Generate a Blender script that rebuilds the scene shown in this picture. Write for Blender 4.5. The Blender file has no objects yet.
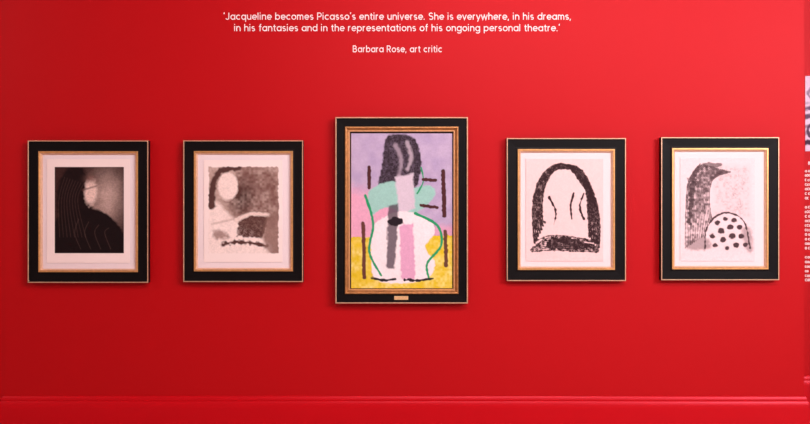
import bpy, bmesh, math, random
import numpy as np
from mathutils import Vector

S = bpy.context.scene
COL = S.collection
random.seed(7)
RNG = np.random.default_rng(11)

# ------------------------------------------------------------------ camera, world, light
D = 5.5                    # camera to picture wall
PX = 5.184 / 810           # metres per photo pixel on the picture wall
EYE = 1.5
cam_d = bpy.data.cameras.new('camera')
cam = bpy.data.objects.new('camera', cam_d)
COL.objects.link(cam)
cam.location = (0, -D, EYE)
cam.rotation_euler = (math.radians(90), 0, 0)
cam_d.sensor_width = 36
cam_d.lens = 36 * D / 5.184
S.camera = cam

S.view_settings.view_transform = 'Standard'
S.view_settings.look = 'None'
S.view_settings.gamma = 1
S.view_settings.exposure = 0.0
S.view_settings.use_curve_mapping = False

W = bpy.data.worlds.new('world')
S.world = W
W.use_nodes = True
W.node_tree.nodes['Background'].inputs['Color'].default_value = (1.0, 0.52, 0.48, 1)   # a red room all round
W.node_tree.nodes['Background'].inputs['Strength'].default_value = 0.48


def area(name, loc, target, sx, sy, power, color=(1, 1, 1)):
    l = bpy.data.lights.new(name, 'AREA')
    l.shape = 'RECTANGLE'
    l.size, l.size_y = sx, sy
    l.energy = power
    l.color = color
    o = bpy.data.objects.new(name, l)
    COL.objects.link(o)
    o.location = loc
    o.rotation_euler = (Vector(target) - Vector(loc)).to_track_quat('-Z', 'Y').to_euler()
    return o


area('gallery_softlight', (5.2, -5.4, 3.8), (0.6, 0.0, 1.6), 2.4, 1.0, 455, (1.0, 0.95, 1.0))
area('added_overhead_wash', (1.0, -3.4, 3.88), (0.2, 0.0, 0.6), 3.0, 0.5, 150, (1.0, 0.95, 0.94))  # unseen overhead wash, added to lift the middle of the wall
area('added_left_fill', (-5.6, -2.6, 3.6), (-1.9, 0.0, 1.3), 1.6, 0.8, 26, (1.0, 0.97, 0.92))  # fill added from the left to brighten the left-hand mounts


# ------------------------------------------------------------------ helpers
def P(px, py, d=0.0):
    """photo pixel -> (x, z) on the plane standing d metres in front of the picture wall"""
    k = PX * (D - d) / D
    return (px - 405) * k, EYE - (py - 212) * k


def new_obj(name, verts, faces, mat, parent=None, smooth=False):
    me = bpy.data.meshes.new(name)
    me.from_pydata(verts, [], faces)
    me.validate()
    bm = bmesh.new(); bm.from_mesh(me)
    bmesh.ops.recalc_face_normals(bm, faces=bm.faces)
    bm.to_mesh(me); bm.free()
    if smooth:
        for p in me.polygons: p.use_smooth = True
    if mat: me.materials.append(mat)
    o = bpy.data.objects.new(name, me)
    COL.objects.link(o)
    if parent: o.parent = parent
    return o


def box(x0, x1, y0, y1, z0, z1):
    v = [(x, y, z) for x in (x0, x1) for y in (y0, y1) for z in (z0, z1)]
    f = [(0, 1, 3, 2), (4, 6, 7, 5), (0, 4, 5, 1), (2, 3, 7, 6), (0, 2, 6, 4), (1, 5, 7, 3)]
    return v, f


def bevel(o, w=0.002, seg=2):
    m = o.modifiers.new('bevel', 'BEVEL'); m.width = w; m.segments = seg; m.limit_method = 'ANGLE'
    return o


def thing(name, loc, label, cat, group=None):
    o = bpy.data.objects.new(name, None)
    o.empty_display_size = 0.1
    COL.objects.link(o)
    o.location = loc
    o['label'] = label; o['category'] = cat
    if group: o['group'] = group
    return o


def struct(o):
    o['kind'] = 'structure'
    return o


# ------------------------------------------------------------------ materials
def mat(name, color, rough=0.5, metal=0.0, spec=0.5, coat=0.0):
    m = bpy.data.materials.new(name); m.use_nodes = True
    b = m.node_tree.nodes['Principled BSDF']
    b.inputs['Base Color'].default_value = (*color, 1)
    b.inputs['Roughness'].default_value = rough
    b.inputs['Metallic'].default_value = metal
    b.inputs['Specular IOR Level'].default_value = spec
    b.inputs['Coat Weight'].default_value = coat
    return m, m.node_tree, b


def noisy(m3, scale, amount, bump=0.0, stretch=None, rough_var=0.0, dist=0.001):
    """procedural variation of colour / roughness / relief"""
    m, nt, b = m3
    tc = nt.nodes.new('ShaderNodeTexCoord')
    mp = nt.nodes.new('ShaderNodeMapping')
    if stretch: mp.inputs['Scale'].default_value = stretch
    nz = nt.nodes.new('ShaderNodeTexNoise'); nz.inputs['Scale'].default_value = scale
    nz.inputs['Detail'].default_value = 4
    nt.links.new(tc.outputs['Object'], mp.inputs['Vector'])
    nt.links.new(mp.outputs['Vector'], nz.inputs['Vector'])
    if amount:
        c = b.inputs['Base Color'].default_value[:]
        r = nt.nodes.new('ShaderNodeValToRGB')
        r.color_ramp.elements[0].position = 0.3; r.color_ramp.elements[1].position = 0.7
        r.color_ramp.elements[0].color = [x * (1 - amount) for x in c[:3]] + [1]
        r.color_ramp.elements[1].color = [min(1, x * (1 + amount)) for x in c[:3]] + [1]
        nt.links.new(nz.outputs['Fac'], r.inputs['Fac'])
        nt.links.new(r.outputs['Color'], b.inputs['Base Color'])
    if rough_var:
        r0 = b.inputs['Roughness'].default_value
        mr = nt.nodes.new('ShaderNodeMapRange')
        mr.inputs['To Min'].default_value = r0 - rough_var; mr.inputs['To Max'].default_value = r0 + rough_var
        nt.links.new(nz.outputs['Fac'], mr.inputs['Value'])
        nt.links.new(mr.outputs['Result'], b.inputs['Roughness'])
    if bump:
        bp = nt.nodes.new('ShaderNodeBump'); bp.inputs['Strength'].default_value = bump
        bp.inputs['Distance'].default_value = dist
        nt.links.new(nz.outputs['Fac'], bp.inputs['Height'])
        nt.links.new(bp.outputs['Normal'], b.inputs['Normal'])
    return m


RED = (0.43, 0.0001, 0.002)
SHEEN = (1.0, 0.18, 0.21, 1)          # the paint's gloss is itself reddish


def tinted(m3, ior=1.5, tint=SHEEN):
    m3[2].inputs['Specular Tint'].default_value = tint
    m3[2].inputs['IOR'].default_value = ior
    return m3


M_WALL = noisy(tinted(mat('red_wall_paint', RED, 0.53, spec=0.85)), 260, 0.015, bump=0.15, dist=0.0006)
M_SKIRT = noisy(tinted(mat('red_satin_trim_paint', (0.50, 0.0001, 0.003), 0.37, spec=0.8), 1.5, (1.0, 0.20, 0.28, 1)), 14, 0.02, bump=0.05,
                stretch=(0.2, 1, 1), dist=0.001)
M_FLOOR = noisy(mat('grey_floor', (0.48, 0.42, 0.38), 0.5), 6, 0.15)
M_CEIL = noisy(mat('white_ceiling', (0.75, 0.74, 0.73), 0.8), 20, 0.03)
M_BLACK = noisy(mat('black_frame_lacquer', (0.0015, 0.0005, 0.001), 0.50, spec=0.15), 9, 0.25, rough_var=0.05)
M_EDGE = noisy(mat('gilt_edge', (0.66, 0.40, 0.26), 0.42, metal=0.55), 60, 0.15)
M_SLIP = noisy(mat('bright_gilt', (0.80, 0.44, 0.17), 0.36, metal=0.8), 60, 0.12)
M_LIP = noisy(mat('rubbed_gilt', (0.78, 0.42, 0.20), 0.4, metal=0.6), 60, 0.15)
M_GOLD = noisy(mat('aged_gilt', (0.40, 0.17, 0.055), 0.42, metal=0.6), 45, 0.3, bump=0.3, dist=0.0008)
M_FILLET = noisy(mat('pale_gilt_fillet', (0.74, 0.45, 0.30), 0.45, metal=0.3), 60, 0.1)
M_RABBET = mat('rebate_shade_colour', (0.03, 0.012, 0.008), 0.8)[0]  # rebate coloured dark to stand for the shadow gap round the canvas
M_MOUNT = noisy(mat('white_mount_board', (0.80, 0.66, 0.68), 0.9, spec=0.1), 180, 0.02, bump=0.1, dist=0.0003)
M_BRASS = noisy(mat('brass_plate', (0.80, 0.50, 0.25), 0.45, metal=0.5), 120, 0.1)
M_VINYL = mat('pale_wall_lettering', (0.86, 0.72, 0.74), 0.6, spec=0.3)[0]


def attr_mat(name, rough=0.85, bump=0.15, scale=400):
    m, nt, b = mat(name, (1, 1, 1), rough, spec=0.15)
    a = nt.nodes.new('ShaderNodeVertexColor'); a.layer_name = 'ink'
    nt.links.new(a.outputs['Color'], b.inputs['Base Color'])
    tc = nt.nodes.new('ShaderNodeTexCoord'); nz = nt.nodes.new('ShaderNodeTexNoise')
    nz.inputs['Scale'].default_value = scale
    nt.links.new(tc.outputs['Object'], nz.inputs['Vector'])
    bp = nt.nodes.new('ShaderNodeBump'); bp.inputs['Strength'].default_value = bump
    bp.inputs['Distance'].default_value = 0.0005
    nt.links.new(nz.outputs['Fac'], bp.inputs['Height']); nt.links.new(bp.outputs['Normal'], b.inputs['Normal'])
    return m


M_PAPER = attr_mat('printed_paper')
M_CANVAS = attr_mat('painted_canvas', 0.6, 0.4, 300)

# ------------------------------------------------------------------ room shell
XL, _ = P(4, 0); XR, _ = P(804, 0)
CEIL = 3.95
SET = D / 0.889 - D        # how far the wall beyond the right corner stands back
struct(new_obj('wall_back', *box(XL, XR, 0, SET, 0, CEIL), M_WALL))
struct(new_obj('wall_left', *box(-6, XL, 0.003, 0.25, 0, CEIL), M_WALL))
struct(new_obj('wall_right', *box(XR, 6, SET, SET + 0.2, 0, CEIL), M_WALL))
struct(new_obj('floor', *box(-6, 6, -8, SET + 0.2, -0.1, 0), M_FLOOR))
struct(new_obj('ceiling', *box(-6, 6, -8, SET + 0.2, CEIL, CEIL + 0.1), M_CEIL))

# skirting profile: (projection, height)
ZT, T = P(0, 395.9)[1], 0.026
PROF = [(0, ZT + 0.000), (0.003, ZT), (0.0065, ZT - 0.002), (0.0095, ZT - 0.007), (0.0125, ZT - 0.014), (0.0145, ZT - 0.022),
        (0.0150, ZT - 0.0275), (0.0135, ZT - 0.0300), (0.0165, ZT - 0.0320), (0.0185, ZT - 0.036), (0.0208, ZT - 0.042), (0.0230, ZT - 0.050), (0.0247, ZT - 0.060), (.0257, ZT - .068), (T, ZT - 0.074), (T, 0.0)]


def sweep(path_fn, n):
    """profile swept through n stations; path_fn(i, p) -> point with projection p"""
    v, f = [], []
    m = len(PROF)
    for i in range(n):
        for p, z in PROF:
            x, y = path_fn(i, p)
            v.append((x, y, z))
    for i in range(n - 1):
        for j in range(m - 1):
            a = i * m + j
            f.append((a, a + 1, a + m + 1, a + m))
    return v, f


# runs along the front and returns round both outer corners
def main_path(i, p):
    return [(XL - p, 0.003), (XL - p, -p), (XR + p, -p), (XR + p, SET)][i]


sk = struct(new_obj('baseboard_back', *sweep(main_path, 4), M_SKIRT))
sk2 = struct(new_obj('baseboard_right', *sweep(lambda i, p: [(XR + T + 0.0005, SET - p), (6, SET - p)][i], 2), M_SKIRT))


# ------------------------------------------------------------------ lettering (own geometric single-weight alphabet)
def arc(cx, cy, rx, ry, a0, a1, n=14):
    return [(cx + rx * math.cos(math.radians(a0 + (a1 - a0) * i / n)),
             cy + ry * math.sin(math.radians(a0 + (a1 - a0) * i / n))) for i in range(n + 1)]


R = 0.42
BOWL = arc(.5, .5, R, R, 0, 360, 24)
G = {
 'o': (1.0, [BOWL]),
 'a': (1.03, [BOWL, [(.92, 0), (.92, 1)]]),
 'b': (1.03, [[(.09, 0), (.09, 1.42)], BOWL]),
 'd': (1.03, [BOWL, [(.92, 0), (.92, 1.42)]]),
 'p': (1.03, [[(.09, -.4), (.09, 1)], BOWL]),
 'q': (1.03, [BOWL, [(.92, -.4), (.92, 1)]]),
 'g': (1.03, [BOWL, [(.92, 1), (.92, .0)] + arc(.5, -.02, R, .36, 0, -150, 12)]),
 'c': (.92, [arc(.5, .5, R, R, 48, 312, 20)]),
 'e': (.98, [[(.1, .5), (.92, .5)] + arc(.5, .5, R, R, 0, 318, 22)[1:]]),
 'f': (.58, [[(.26, 0), (.26, 1.12)] + arc(.52, 1.12, .26, .26, 180, 95, 8)[1:], [(.02, .92), (.56, .92)]]),
 't': (.58, [[(.26, 1.28), (.26, .26)] + arc(.5, .28, .24, .24, 180, 275, 8)[1:], [(.02, .92), (.56, .92)]]),
 'h': (.92, [[(.09, 0), (.09, 1.42)], arc(.45, .56, .36, .36, 180, 0) + [(.81, 0)]]),
 'n': (.92, [[(.09, 0), (.09, 1)], arc(.45, .56, .36, .36, 180, 0) + [(.81, 0)]]),
 'm': (1.4, [[(.09, 0), (.09, 1)], arc(.38, .62, .29, .30, 180, 0) + [(.67, 0)], arc(.96, .62, .29, .30, 180, 0) + [(1.25, 0)]]),
 'u': (.92, [[(.09, 1), (.09, .44)] + arc(.45, .44, .36, .36, 180, 360)[1:], [(.81, 1), (.81, 0)]]),
 'r': (.58, [[(.09, 0), (.09, 1)], arc(.40, .60, .31, .32, 180, 75, 8)]),
 'i': (.28, [[(.09, 0), (.09, 1)], [(.09, 1.24), (.09, 1.42)]]),
 'l': (.28, [[(.09, 0), (.09, 1.42)]]),
 's': (.78, [arc(.36, .71, .26, .21, 35, 270, 12) + arc(.38, .29, .28, .21, 90, -145, 12)[1:]]),
 'v': (.86, [[(.03, 1), (.42, .03), (.81, 1)]]),
 'w': (1.34, [[(.03, 1), (.34, .03), (.66, .95), (.98, .03), (1.29, 1)]]),
 'y': (.86, [[(.03, 1), (.43, .05)], [(.82, 1), (.26, -.4)]]),
 'J': (.86, [[(.68, 1.4), (.68, .36)] + arc(.38, .36, .30, .30, 0, -165, 10)[1:]]),
 'P': (.98, [[(.09, 0), (.09, 1.34), (.5, 1.34)] + arc(.5, .97, .37, .37, 90, -90, 12)[1:] + [(.09, .6)]]),
 'B': (1.05, [[(.09, .07), (.09, 1.34), (.5, 1.34)] + arc(.5, 1.04, .30, .30, 90, -90, 10)[1:] + [(.09, .74)],
              [(.5, .74)] + arc(.55, .405, .34, .335, 90, -90, 10) + [(.09, .07)]]),
 'R': (1.02, [[(.09, 0), (.09, 1.34), (.5, 1.34)] + arc(.5, .99, .35, .35, 90, -90, 12)[1:] + [(.09, .64)], [(.48, .64), (.88, 0)]]),
 'S': (1.0, [arc(.48, 1.03, .36, .31, 30, 270, 14) + arc(.5, .38, .38, .33, 90, -150, 14)[1:]]),
 '.': (.30, [[(.1, 0), (.1, .18)]]),
 ',': (.30, [[(.12, .16), (.04, -.2)]]),
 "'": (.26, [[(.13, 1.46), (.09, 1.12)]]),
 ' ': (.42, []),
}
TRACK = 0.17


def ribbon(pts, hw, v, f, sx, sz, x0, z0, y0, y1):
    n = len(pts)
    closed = n > 4 and abs(pts[0][0] - pts[-1][0]) < 1e-6 and abs(pts[0][1] - pts[-1][1]) < 1e-6
    if closed: pts = pts[:-1]; n -= 1
    base = len(v)
    for i in range(n):
        if closed: a, b, c = pts[i - 1], pts[i], pts[(i + 1) % n]
        else: a, b, c = pts[max(0, i - 1)], pts[i], pts[min(n - 1, i + 1)]
        d1 = Vector((b[0] - a[0], b[1] - a[1])); d2 = Vector((c[0] - b[0], c[1] - b[1]))
        if d1.length < 1e-9: d1 = d2
        if d2.length < 1e-9: d2 = d1
        d1.normalize(); d2.normalize()
        t = (d1 + d2); t = t.normalized() if t.length > 1e-6 else d1
        nn = Vector((-t.y, t.x)); k = hw / max(.35, nn.dot(Vector((-d1.y, d1.x))))
        for s in (1, -1):
            X = x0 + (b[0] + nn.x * k * s) * sx; Z = z0 + (b[1] + nn.y * k * s) * sz
            v.append((X, y0, Z)); v.append((X, y1, Z))
    m = n if closed else n - 1
    for i in range(m):
        a = base + 4 * i; b = base + 4 * ((i + 1) % n)
        f += [(a, b, b + 2, a + 2), (a, a + 1, b + 1, b), (a + 2, b + 2, b + 3, a + 3)]
    if not closed:
        e = base + 4 * (n - 1)
        f += [(base, base + 2, base + 3, base + 1), (e, e + 1, e + 3, e + 2)]


def text_line(s, px0, px1, py_base, xh, parent, origin, hw=.092, name='word', yplane=0.0):
    """one line of wall lettering: every word a part of its own"""
    w = sum(G[c][0] + TRACK for c in s) - TRACK
    d = -yplane
    x0, z0 = P(px0, py_base, d); x1, _ = P(px1, py_base, d)
    sx = (x1 - x0) / w; sz = xh * PX * (D - d) / D
    cx = x0
    for word in s.split(' '):
        v, f = [], []
        for c in word:
            for k, st in enumerate(G[c][1]):
                t = 0.0012 + 0.0002 * k
                ribbon(st, hw, v, f, sx, sz, cx - origin[0], z0 - origin[2], yplane - t - origin[1], yplane - origin[1])
            cx += (G[c][0] + TRACK) * sx
        cx += (G[' '][0] + TRACK) * sx
        new_obj(name, v, f, M_VINYL, parent)


qo = (P(397, 20)[0], 0, P(397, 53)[1])
quote = thing('wall_quotation', qo, 'pale lettered quotation in three lines high on the red wall above the colourful painting', 'wall text')
text_line("'Jacqueline becomes Picasso's entire universe. She is everywhere, in his dreams,", 223.6, 571.2, 19.7, 5.0, quote, qo)
text_line("in his fantasies and in the representations of his ongoing personal theatre.'", 234.2, 560.0, 31.2, 5.0, quote, qo)
text_line("Barbara Rose, art critic", 352.8, 442.2, 52.2, 4.7, quote, qo)


# ------------------------------------------------------------------ painting helpers: small rasters stored as mesh colours
def srgb(r, g, b):
    c = np.array([r, g, b], float) / 255
    return np.where(c <= .04045, c / 12.92, ((c + .055) / 1.055) ** 2.4)


def sm(pts, closed=True, n=6):
    """smooth curve through the points (Catmull-Rom)"""
    out, m = [], len(pts)
    for i in range(m if closed else m - 1):
        if closed: q = [pts[(i + k) % m] for k in (-1, 0, 1, 2)]
        else: q = [pts[min(m - 1, max(0, i + k))] for k in (-1, 0, 1, 2)]
        for t in np.arange(n) / n:
            out.append(tuple(.5 * (2 * q[1][a] + (q[2][a] - q[0][a]) * t + (2 * q[0][a] - 5 * q[1][a] + 4 * q[2][a] - q[3][a]) * t * t
                             + (3 * q[1][a] - q[0][a] - 3 * q[2][a] + q[3][a]) * t ** 3) for a in (0, 1)))
    if not closed: out.append(tuple(pts[-1]))
    return out


class Pic:
    """u across 0..w, t down 0..h, both in photo pixels of the picture"""
    def __init__(s, w, h, res, bg):
        s.w, s.h = w, h
        s.nx, s.ny = int(w * res) + 1, int(h * res) + 1
        s.U, s.T = np.meshgrid(np.linspace(0, w, s.nx), np.linspace(0, h, s.ny))
        s.c = np.ones((s.ny, s.nx, 3)) * srgb(*bg)
        s.n1 = s.noise(7); s.n2 = s.noise(2.2); s.n3 = s.noise(0.9)

    def noise(s, cell):
        gx, gy = int(s.w / cell) + 3, int(s.h / cell) + 3
        g = RNG.random((gy, gx))
        x = s.U / cell; y = s.T / cell
        i = x.astype(int); j = y.astype(int); a = x - i; b = y - j
        a = a * a * (3 - 2 * a); b = b * b * (3 - 2 * b)
        return (g[j, i] * (1 - a) + g[j, i + 1] * a) * (1 - b) + (g[j + 1, i] * (1 - a) + g[j + 1, i + 1] * a) * b

    def mix(s, m, col, op=1.0):
        m = (np.clip(m, 0, 1) * op)[..., None]
        s.c = s.c * (1 - m) + srgb(*col) * m

    def edge(s, d, soft):
        return np.clip(.5 - d / soft, 0, 1)

    def poly(s, pts, col, op=1.0, soft=.7, rough=0.0, tex=0.0, curve=True):
        if curve: pts = sm(pts)
        inside = np.zeros(s.U.shape, bool); dist = np.full(s.U.shape, 1e9)
        n = len(pts)
        for k in range(n):
            (x1, y1), (x2, y2) = pts[k], pts[(k + 1) % n]
            if y1 != y2:
                cr = ((y1 > s.T) != (y2 > s.T)) & (s.U < (x2 - x1) * (s.T - y1) / (y2 - y1) + x1)
                inside ^= cr
            dist = np.minimum(dist, s.seg(x1, y1, x2, y2)[0])
        d = np.where(inside, -dist, dist) + rough * (s.n2 - .5) * 2
        s.mix(s.edge(d, soft) * (1 - tex * s.n2 * (s.n3 > .4)), col, op)

    def seg(s, x1, y1, x2, y2):
        dx, dy = x2 - x1, y2 - y1
        q = np.clip(((s.U - x1) * dx + (s.T - y1) * dy) / (dx * dx + dy * dy + 1e-9), 0, 1)
        return np.hypot(s.U - x1 - q * dx, s.T - y1 - q * dy), q

    def line(s, pts, w0, col, w1=None, op=1.0, soft=.6, rough=0.0, dry=0.0):
        pts = sm(pts, False, 5)
        w1 = w0 if w1 is None else w1
        best = np.full(s.U.shape, 1e9); n = len(pts) - 1
        for k in range(n):
            d, q = s.seg(*pts[k], *pts[k + 1])
            r = (w0 + (w1 - w0) * (k + q) / n) / 2
            best = np.minimum(best, d - r)
        best = best + rough * (s.n2 - .5) * 2
        s.mix(s.edge(best, soft) * (1 - dry * (s.n3 > .55)), col, op)

    def oval(s, cx, cy, rx, ry, col, op=1.0, soft=.8, rough=0.0):
        d = (np.hypot((s.U - cx) / rx, (s.T - cy) / ry) - 1) * min(rx, ry)
        s.mix(s.edge(d + rough * (s.n2 - .5) * 2, soft), col, op)

    def glow(s, cx, cy, rx, ry, col, op):
        s.mix(np.exp(-(((s.U - cx) / rx) ** 2 + ((s.T - cy) / ry) ** 2)), col, op)

    def grain(s, amt):
        s.c = np.clip(s.c * (1 + amt * (s.n3 - .5) * 2 + amt * .6 * (s.n2 - .5) * 2)[..., None], 0, 1)

    def build(s, name, px0, py0, d, thick, material, parent, origin):
        """mesh sheet standing d metres off the wall, its upper left corner at the given photo pixel"""
        v = []
        k = PX * (D - d) / D
        X = (px0 + s.U - 405) * k - origin[0]; Z = EYE - (py0 + s.T - 212) * k - origin[2]
        v = [(float(a), -d - origin[1], float(b)) for a, b in zip(X.ravel(), Z.ravel())]
        nx, ny = s.nx, s.ny
        f = [(j * nx + i, (j + 1) * nx + i, (j + 1) * nx + i + 1, j * nx + i + 1) for j in range(ny - 1) for i in range(nx - 1)]
        # edges and back of the sheet
        ring = [i for i in range(nx)] + [j * nx + nx - 1 for j in range(1, ny)] + \
               [(ny - 1) * nx + i for i in range(nx - 2, -1, -1)] + [j * nx for j in range(ny - 2, 0, -1)]
        b0 = len(v)
        for r in ring: v.append((v[r][0], v[r][1] + thick, v[r][2]))
        m = len(ring)
        f += [(ring[i], ring[(i + 1) % m], b0 + (i + 1) % m, b0 + i) for i in range(m)]
        me = bpy.data.meshes.new(name); me.from_pydata(v, [], f)
        a = me.color_attributes.new('ink', 'FLOAT_COLOR', 'POINT')
        cols = np.ones((len(v), 4), np.float32)
        cols[:b0, :3] = s.c.reshape(-1, 3)
        cols[b0:, :3] = s.c.reshape(-1, 3)[ring]
        a.data.foreach_set('color', cols.ravel())
        me.materials.append(material)
        o = bpy.data.objects.new(name, me); COL.objects.link(o); o.parent = parent
        return o


# ------------------------------------------------------------------ frames
def ring(name, rect, prof, material, parent, origin):
    """mitred moulding: rect = (x0,x1,z0,z1) outer edge, prof = closed list of (inset, distance off the wall)"""
    x0, x1, z0, z1 = rect
    v, f = [], []
    for sx, sz in ((0, 0), (1, 0), (1, 1), (0, 1)):
        for ins, dep in prof:
            x = (x1 - ins) if sx else (x0 + ins); z = (z1 - ins) if sz else (z0 + ins)
            v.append((x - origin[0], -dep - origin[1], z - origin[2]))
    m = len(prof)
    for c in range(4):
        for j in range(m):
            a = c * m + j; b = c * m + (j + 1) % m; c2 = ((c + 1) % 4) * m
            f.append((a, b, c2 + (j + 1) % m, c2 + j))
    return new_obj(name, v, f, material, parent)


FD = 0.050          # depth of the print frames


def rect_px(x0, x1, y0, y1, d):
    a, zt = P(x0, y0, d); b, zb = P(x1, y1, d)
    return (a, b, zb, zt)


def print_frame(outer, inner, paper, label, pic_fn):
    """outer / inner: gilt rectangles in photo pixels (x0,x1,y0,y1); paper: the sheet"""
    rc = rect_px(*outer, FD)
    org = ((rc[0] + rc[1]) / 2, 0, rc[2])
    t = thing('framed_print', org, label, 'framed print', 'framed prints on the red wall')
    g = 0.0062
    ri = rect_px(*inner, FD - 0.006)
    wb = (ri[0] - rc[0] + rc[1] - ri[1] + ri[2] - rc[2] + rc[3] - ri[3]) / 4
    m = ring('black_moulding', rc, [(0.0003, 0.002), (0.0003, FD - 0.002), (g, FD - 0.002), (g + .002, FD - 0.008),
                                    (wb - .012, FD - 0.010), (wb, FD - 0.008), (wb, 0.004), (wb, .002)], M_BLACK, t, org)
    e = ring('gilt_edge', rc, [(0, FD - 0.003), (0, FD - 0.0006), (0.0006, FD), (g - .001, FD), (g, FD - 0.001), (g, FD - 0.003)],
             M_EDGE, t, org)
    # gilt slip: bright face, then a bevel going down to the mount
    s = ring('gilt_slip', ri, [(0, 0.012), (0, FD - 0.007), (0.001, FD - 0.006), (0.009, FD - 0.006), (0.011, FD - 0.008), (0.011, 0.012)],
             M_SLIP, t, org)
    ring('bevelled_fillet', ri, [(0.0115, 0.012), (0.0115, FD - 0.010), (0.013, FD - 0.009), (0.021, 0.029), (0.021, 0.012)], M_FILLET, t, org)
    # mount board
    b = box(ri[0] + .008 - org[0], ri[1] - .008 - org[0], -0.024, -0.016, ri[2] + .008 - org[2], ri[3] - .008 - org[2])
    new_obj('mount_board', *b, M_MOUNT, t)
    pic = pic_fn(paper[1] - paper[0], paper[3] - paper[2])
    pic.build('print_sheet', paper[0], paper[2], 0.0275, 0.002, M_PAPER, t, org)
    return t


# The prints and the painting are plain abstract stand-ins: same sheets, tones and colours.
PAPER = (241, 219, 215)


def plate(p, x0, x1, y0, y1, col, rough=.5):
    p.poly([(x0, y0), (x1, y0), (x1, y1), (x0, y1)], col, rough=rough)


def pic_dark(w, h):
    p = Pic(w, h, 2.2, PAPER)
    X0, X1, Y0, Y1 = 7.9, w - 6, 8, h - 10
    keep = p.c.copy()
    p.mix(np.ones_like(p.U), (58, 33, 30))
    p.glow(X0 + 52, 38, 15, 24, (205, 172, 162), .85)
    p.mix(p.n1 * p.n2, (50, 26, 24), .5)
    # dark rounded masses
    p.oval(X0 + 20, 42, 18, 36, (26, 10, 11), rough=.5, soft=3)
    p.poly([(X0 - 6, Y1 + 8), (X0 - 2, 66), (X0 + 16, 52), (X0 + 40, 50), (X0 + 60, 62), (X1 + 4, 84), (X1 + 6, Y1 + 8)], (22, 8, 9), rough=.5, soft=2)
    # one pale leaning stone-like patch
    p.oval(X0 + 36, 33, 6.0, 13, (226, 192, 182), rough=1.0, soft=3.0)
    p.glow(X0 + 36, 20, 6, 4, (120, 84, 78), .8)
    p.line([(X0 + 28, 31), (X0 + 42, 27)], 2.2, (84, 50, 48), 1.0, op=.75, soft=1.5)
    for k in range(8):
        x = X0 + 4 + k * 2.7
        p.line([(x + 6, 18 + k), (x, 42), (x + 1 + k, 78)], .35, (104, 72, 66), op=.4, soft=1)
    for k in range(4):
        p.line([(X0 + 24 + 10 * k, 60 + 3 * k), (X0 + 20 + 10 * k, 74), (X0 + 26 + 10 * k, Y1 - 4)], .4, (110, 80, 74), op=.4, soft=1)
    p.grain(.18)
    m = ((p.U > X0) & (p.U < X1) & (p.T > Y0) & (p.T < Y1))[..., None]
    p.c = np.where(m, p.c, keep)
    return p


def pic_wash(w, h):
    p = Pic(w, h, 2.2, PAPER)
    X0, X1, Y0, Y1 = 5, w - 4, 7, h - 9
    keep = p.c.copy()
    p.mix(np.ones_like(p.U), (176, 146, 137))
    p.poly([(X0 + 30, Y0 + 3), (X1 - 2, Y0 + 8), (X1 - 1, 60), (X0 + 48, 60), (X0 + 22, 46)], (118, 80, 73), rough=2, soft=12)
    p.glow(X0 + 33, 38, 12, 17, (66, 36, 32), 1)
    p.mix(p.n1 * p.n2, (212, 186, 176), .6)
    # pale sweep from the left down to the right
    p.poly([(X0 - 6, 44), (X0 + 8, 42), (X0 + 26, 60), (X0 + 48, 74), (X0 + 62, 92), (X0 + 20, 104), (X0 - 8, 100)], (238, 214, 208), rough=1, soft=4)
    p.oval(X0 + 19, 26, 10, 14, (238, 213, 206), rough=.7, soft=2)
    p.line([(X0 + 3, 46), (X0 + 4, 26), (X0 + 12, 11), (X0 + 30, 8)], 7, (84, 54, 50), 5, rough=.9, soft=2)
    p.line([(X0 + 3, 64), (X0 + 30, 58)], 1.6, (170, 138, 128), op=.6, soft=2)
    # two dark slanting blocks
    p.poly([(X0 + 30, 60), (X0 + 44, 54), (X0 + 60, 58), (X0 + 54, 78), (X0 + 28, 76)], (86, 54, 49), rough=.9, soft=1.6, tex=.2, curve=False)
    p.line([(X0 + 28, 60), (X0 + 42, 54), (X0 + 60, 55)], 4.5, (228, 202, 194), 3, rough=.8, soft=1.6)
    p.line([(X0 + 14, 84), (X0 + 34, 82), (X0 + 58, 86)], 3.6, (84, 52, 48), 2.6, rough=1.4, soft=1.6)
    p.poly([(X0 + 58, 58), (X1 + 3, 52), (X1 + 2, 92), (X0 + 56, 88)], (136, 102, 94), rough=1, soft=4, op=.8)
    p.poly([(X0 + 4, 72), (X0 + 12, 70), (X0 + 20, 77), (X0 + 8, 79)], (140, 106, 98), rough=1, soft=3, op=.8)
    p.grain(.09)
    d = np.maximum.reduce([X0 - p.U, p.U - X1, Y0 - p.T, p.T - Y1]) + (p.n2 - .5) * 1.6
    m = np.clip(.5 - d, 0, 1)[..., None]
    p.c = p.c * m + keep * (1 - m)
    return p


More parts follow.
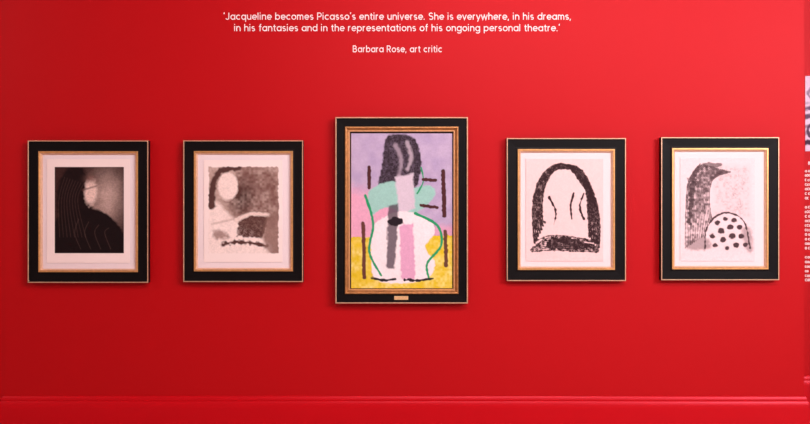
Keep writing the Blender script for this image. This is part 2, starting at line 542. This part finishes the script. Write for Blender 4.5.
def pic_brush(w, h):
    p = Pic(w, h, 2.4, (237, 198, 198))
    K = (50, 30, 34)
    # broad arch of brushwork
    for k in range(7):
        o = k * 1.7
        p.line([(9 + o, 84 - 2 * o), (7 + o * .9, 58), (9 + o * .8, 34), (18 + o * .5, 14 + o * .4), (32, 5 + o * .5), (45, 7 + o * .3)], 2.3, K, 1.5, rough=.5, dry=.1)
    for k in range(6):
        o = k * 2.0
        p.line([(42 + o * .2, 6 + o * .2), (56 - o * .3, 12 + o * .8), (67 - o * .6, 34), (73 - o, 60), (73 - o * .9, 88 - o)], 2.6, K, 2.6, rough=.6, dry=.1)
    # free strokes in the open centre
    p.line([(46, 60), (45, 46), (48, 34)], 1.4, K, 2.2, rough=.4)
    p.line([(23, 38), (30, 52), (28, 66)], 2.4, K, 1.0, rough=.5)
    p.line([(58, 34), (54, 48), (58, 60)], 1.2, K, 2.6, rough=.5)
    # layered base
    for k in range(8):
        y = 80 + k * 1.7
        a = 5 + 9 * RNG.random() * (1 - k / 9); b = w - 4 - 8 * RNG.random() * (1 - k / 9)
        p.line([(a, y + 3 - k * .3), (w * .3, y - 3 + k * .3), (w * .62, y - 1.5 + k * .2), (b, y + 3 - k * .3)], 1.5, K, 1.9, rough=.7, dry=.3)
    p.poly([(20, 84), (w * .5, 78), (62, 84), (56, 90), (26, 90)], K, rough=1.2, tex=.3)
    p.grain(.04)
    return p


def pic_spots(w, h):
    p = Pic(w, h, 2.4, (238, 206, 210))
    K = (76, 56, 60)
    p.mix(p.edge(np.maximum.reduce([34 - p.U, p.U - w + 6, 8 - p.T, p.T - 58]), 8) * p.n3 * p.n2, (120, 96, 102), .75)
    # flowing hatch at the left
    for k in range(17):
        x = 6 + k * 1.45
        p.line([(x + 14 + k * .4, 6 + k * .5), (x + 3, 22), (x, 46), (x - 1 + k * .35, 90 - k * 1.2)], 1.5, K, 1.0, rough=.4, dry=.1, op=.9)
    p.line([(10, 22), (22, 8), (40, 7)], 6, K, 4, rough=1, dry=.1, op=.8)
    p.line([(13, 26), (9, 66)], 6, (62, 44, 48), 3, rough=1, dry=.1, op=.8)
    # pale mound with dark spots
    p.poly([(26, 94), (26, 72), (38, 57), (54, 57), (68, 72), (70, 94)], (236, 204, 208), rough=.6)
    p.line([(25, 90), (26, 72), (36, 58), (50, 55), (64, 64), (70, 90)], 1.5, K, rough=.6)
    for cx, cy, r in ((37, 65, 2.4), (45, 61, 2.2), (54, 62, 2.4), (41, 73, 2.8), (50, 69, 2.8), (59, 69, 2.5), (32, 78, 2.4), (43, 82, 2.8),
                      (52, 78, 2.7), (61, 78, 2.5), (35, 87, 2.2), (56, 87, 2.7), (47, 90, 2.0), (65, 87, 2.2)):
        p.oval(cx, cy, r * 1.15, r, K, rough=.6)
    p.poly([(7, 84), (24, 78), (30, 90), (10, 92)], K, rough=1, soft=3, op=.55)
    p.poly([(62, 72), (70, 70), (72, 92), (66, 92)], K, rough=1, soft=3, op=.5)
    p.grain(.05)
    return p


print_frame((27.6, 148.1, 140.5, 282.8), (38.2, 137.8, 151.2, 272.2), (46.8, 130.0, 159.0, 263.0),
            'black framed print with the darkest sepia image, nearest the left end of the wall', pic_dark)
print_frame((183.2, 303.0, 140.4, 282.0), (193.8, 292.9, 151.0, 271.4), (203.8, 282.4, 160.0, 262.2),
            'black framed print in brown wash tones, immediately left of the colourful painting', pic_wash)
print_frame((506.8, 626.0, 138.1, 281.0), (517.8, 615.0, 149.0, 270.0), (525.8, 603.2, 159.0, 261.5),
            'black framed print of bold black brush strokes, immediately right of the colourful painting', pic_brush)
print_frame((661.3, 779.3, 137.2, 280.2), (672.2, 768.6, 148.0, 269.4), (680.2, 754.8, 158.0, 261.2),
            'black framed print with a dark spotted pattern, nearest the right end of the wall', pic_spots)


# ------------------------------------------------------------------ the painting in the middle
def pic_paint(w, h):
    p = Pic(w, h, 2.4, (172, 152, 186))
    p.mix(p.n1, (200, 178, 202), .6)
    p.poly([(-8, 54), (20, 58), (44, 72), (40, 112), (-8, 112)], (228, 160, 184), soft=14, rough=2, op=.85, curve=False)
    p.poly([(60, 92), (w + 8, 92), (w + 8, 108), (60, 108)], (214, 150, 176), soft=6, rough=1, op=.8, curve=False)
    p.poly([(-2, 104), (w + 2, 102), (w + 2, h + 2), (-2, h + 2)], (218, 184, 22), rough=.8, curve=False)
    p.mix((p.T > 104) * p.n1 * p.n2, (240, 228, 165), .8)
    BR, GR, DK = (74, 34, 36), (34, 150, 98), (34, 24, 32)
    # soft interlocking colour fields
    p.poly([(36, 3), (58, 2), (66, 10), (70, 34), (62, 58), (44, 54), (27, 60), (31, 30)], (48, 34, 44), rough=.8, soft=1.6, tex=.15)
    p.line([(44, 12), (50, 26), (47, 46)], 4.5, (150, 132, 146), 3, rough=.8, soft=2.4)
    p.line([(56, 9), (60, 24), (56, 36)], 4, (170, 152, 164), 3, rough=.8, soft=2.4)
    p.poly([(18, 58), (40, 48), (62, 54), (78, 52), (84, 62), (62, 80), (34, 74), (20, 82)], (152, 196, 186), rough=.8, soft=1.4)
    p.poly([(44, 44), (62, 40), (64, 74), (48, 84)], (208, 190, 204), rough=.8, soft=2, curve=False)
    p.poly([(24, 90), (50, 78), (76, 84), (84, 98), (74, 114), (84, 130), (72, 147), (26, 147), (20, 112)], (240, 222, 226), rough=.8, soft=1.2)
    p.poly([(48, 92), (62, 90), (64, 146), (50, 146)], (218, 160, 190), rough=.8, soft=1.6, curve=False)
    p.poly([(37, 72), (47, 70), (46, 104), (43, 136), (35, 134)], (84, 70, 82), rough=.8, soft=1.8, curve=False, op=.9)
    # green arcs
    p.line([(14, 62), (22, 90), (18, 118), (30, 142)], 2.6, GR, 2, rough=.3)
    p.line([(64, 80), (86, 92), (90, 112), (76, 130), (78, 146)], 2.8, GR, 2.2, rough=.3)
    p.line([(70, 34), (72, 48), (66, 60)], 1.6, GR, rough=.3)
    # broken brown bars at both sides
    p.line([(92, 38), (93, 82)], 4.2, BR, rough=.5)
    p.line([(94, 98), (95, 132)], 3.8, (98, 60, 46), rough=.5)
    p.line([(72, 46), (84, 47)], 3.4, BR, rough=.5)
    p.line([(70, 72), (86, 74)], 3.2, BR, rough=.5)
    p.line([(18, 34), (18, 54)], 3.8, BR, rough=.5)
    p.line([(12, 90), (13, 144)], 3.8, (98, 54, 46), rough=.5)
    p.oval(44, 88, 7.5, 4.2, DK, rough=.9)
    p.line([(20, 145), (34, 147), (44, 146)], 2.6, DK, rough=.9)
    p.line([(54, 146.5), (68, 147), (82, 145)], 2.6, DK, rough=.9)
    p.grain(.05)
    return p


PD = 0.060
rc = rect_px(335.3, 468.0, 117.0, 303.6, PD)
org = ((rc[0] + rc[1]) / 2, 0, rc[2])
pt = thing('framed_painting', org, 'large lavender and yellow painting in a black and aged gilt frame, centre of wall', 'framed painting')
w = 0.060
ring('black_moulding', rc, [(0.001, 0.002), (0.001, PD - 0.002), (.008, PD - 0.003), (.012, PD - 0.010), (w - .006, PD - 0.012), (w, PD - 0.010), (w, .004), (w, .002)], M_BLACK, pt, org)
ring('gilt_edge', rc, [(0, PD - 0.014), (0, PD - 0.002), (0.0015, PD), (.006, PD), (.008, PD - 0.002), (.008, PD - 0.006), (0.004, PD - 0.014)], M_EDGE, pt, org)
ri = (rc[0] + w, rc[1] - w, rc[2] + w, rc[3] - w)
ring('gilt_inner_moulding', ri, [(0, 0.012), (0, PD - 0.004), (.002, PD), (.007, PD + .001), (.011, PD - .001), (.013, PD - 0.005), (.018, PD - .010), (.0225, PD - 0.0125), (.0225, .012)], M_GOLD, pt, org)
ring('gilt_lip', ri, [(.023, 0.012), (.023, PD - 0.0115), (.025, PD - .0095), (.029, PD - .0095), (.031, PD - .013), (.031, .012)], M_LIP, pt, org)
ring('rebate_shade_strip', ri, [(.030, 0.014), (.030, 0.030), (.055, 0.030), (.055, 0.014)], M_RABBET, pt, org)
pic = pic_paint(101.0, 154.8)
pic.build('painted_canvas', 351.2, 133.4, 0.036, 0.018, M_CANVAS, pt, org)
x0, z1 = P(394.2, 296.1, PD - .01); x1, z0 = P(408.2, 299.8, PD - .01)
bevel(new_obj('name_plate', *box(x0 - org[0], x1 - org[0], -(PD - .0075), -(PD - .0125), z0 - org[2], z1 - org[2]), M_BRASS, pt), .0008, 2)['label'] = 'small brass name plate'

# ------------------------------------------------------------------ on the wall set back at the right
FB = -SET   # P() takes the distance in front of the picture wall; this plane stands behind it


def half_tone(w, h):
    """generic black and white picture"""
    p = Pic(w, h, 1.5, (226, 204, 228))
    K = (92, 70, 96)
    p.oval(8, 17, 6.5, 6, (150, 126, 152), rough=.8, soft=1.5); p.oval(8, 18, 3.6, 3.4, (222, 200, 222), rough=.4, soft=1.2)
    for k, (y, t, c) in enumerate([(27, 2, (196, 172, 200)), (32.5, 3.6, (112, 88, 116)), (40.5, 4.6, (104, 80, 106)), (50, 3.2, (150, 126, 150)),
                                   (57, 3.0, (170, 146, 170)), (66.5, 5.4, (72, 52, 72))]):
        p.line([(-2, y + .8), (6, y - .6), (16, y + .6 * (-1) ** k), (30, y - 1), (w + 2, y + 1)], t, c, t * 1.2, rough=.9, soft=1.4)
    p.line([(4, 60), (3, 52), (9, 46), (14, 52)], 2.6, (92, 70, 94), rough=.6)
    p.oval(30, 52, 9, 10, (150, 128, 150), soft=4, rough=1.5)
    p.grain(.1)
    return p


ppw, pph = 46.0, 75.2
oo = P(805.3 + ppw / 2, 151.2, FB); oo = (oo[0], SET, oo[1])
pp = half_tone(ppw, pph).build('wall_photograph', 805.3, 76.0, FB + 0.0026, 0.0025, M_PAPER, None, oo)
pp.location = oo
pp['label'] = 'black and white photograph panel on the set-back wall at the right edge'
pp['category'] = 'photograph'

# column of pale wall text under it; only the first letters of each line are in the photo
to = (P(812, 282, FB)[0], SET, P(812, 282, FB)[1])
panel = thing('wall_caption_text', to, 'column of small pale text under the photograph on the set-back right wall', 'wall text')


def text_fragment(px0, px1, py0, py1, seed):
    """illegible small printed line: a row of letter-sized strokes"""
    rr = random.Random(seed)
    v, f = [], []
    x = px0
    k = 0
    while x < px1:
        wd = min(rr.choice((1.5, 1.9, 2.2)), px1 - x)
        hgt = (py1 - py0)
        a, zt = P(x, py0 + rr.choice((0, .12, .2)) * hgt, FB); b, zb = P(x + wd, py1, FB)
        r = min(b - a, zt - zb) * .5
        pts = arc((a + b) / 2, (zt + zb) / 2, (b - a) / 2 * .8, (zt - zb) / 2 * .8, 0, 360, 12)
        if rr.random() < .4: pts = arc((a + b) / 2, (zt + zb) / 2, (b - a) / 2 * .8, (zt - zb) / 2 * .8, 40, 320, 10)
        ribbon(pts, .0026, v, f, 1, 1, -to[0], -to[2], -0.0014, 0.0)
        x += wd + (.25 if rr.random() < .8 else 1.2)
        k += 1
    new_obj('text_line', v, f, M_VINYL, panel)


text_fragment(808.2, 822, 160.4, 165.0, 3)
for k, (yc, x1) in enumerate([(171.0, 822), (175.4, 822), (180.0, 822), (184.5, 822), (189.0, 822), (193.6, 822), (198.2, 808.4),
                              (207.2, 822), (211.8, 822), (216.4, 822), (220.9, 822), (225.4, 822), (230.0, 822), (234.5, 822),
                              (239.1, 822), (243.6, 822), (248.2, 822), (257.1, 822), (261.9, 822), (266.5, 822), (271.0, 808.4),
                              (275.6, 822), (280.0, 822)]):
    text_fragment(804.9, x1, yc - 1.35, yc + 1.25, 20 + k)
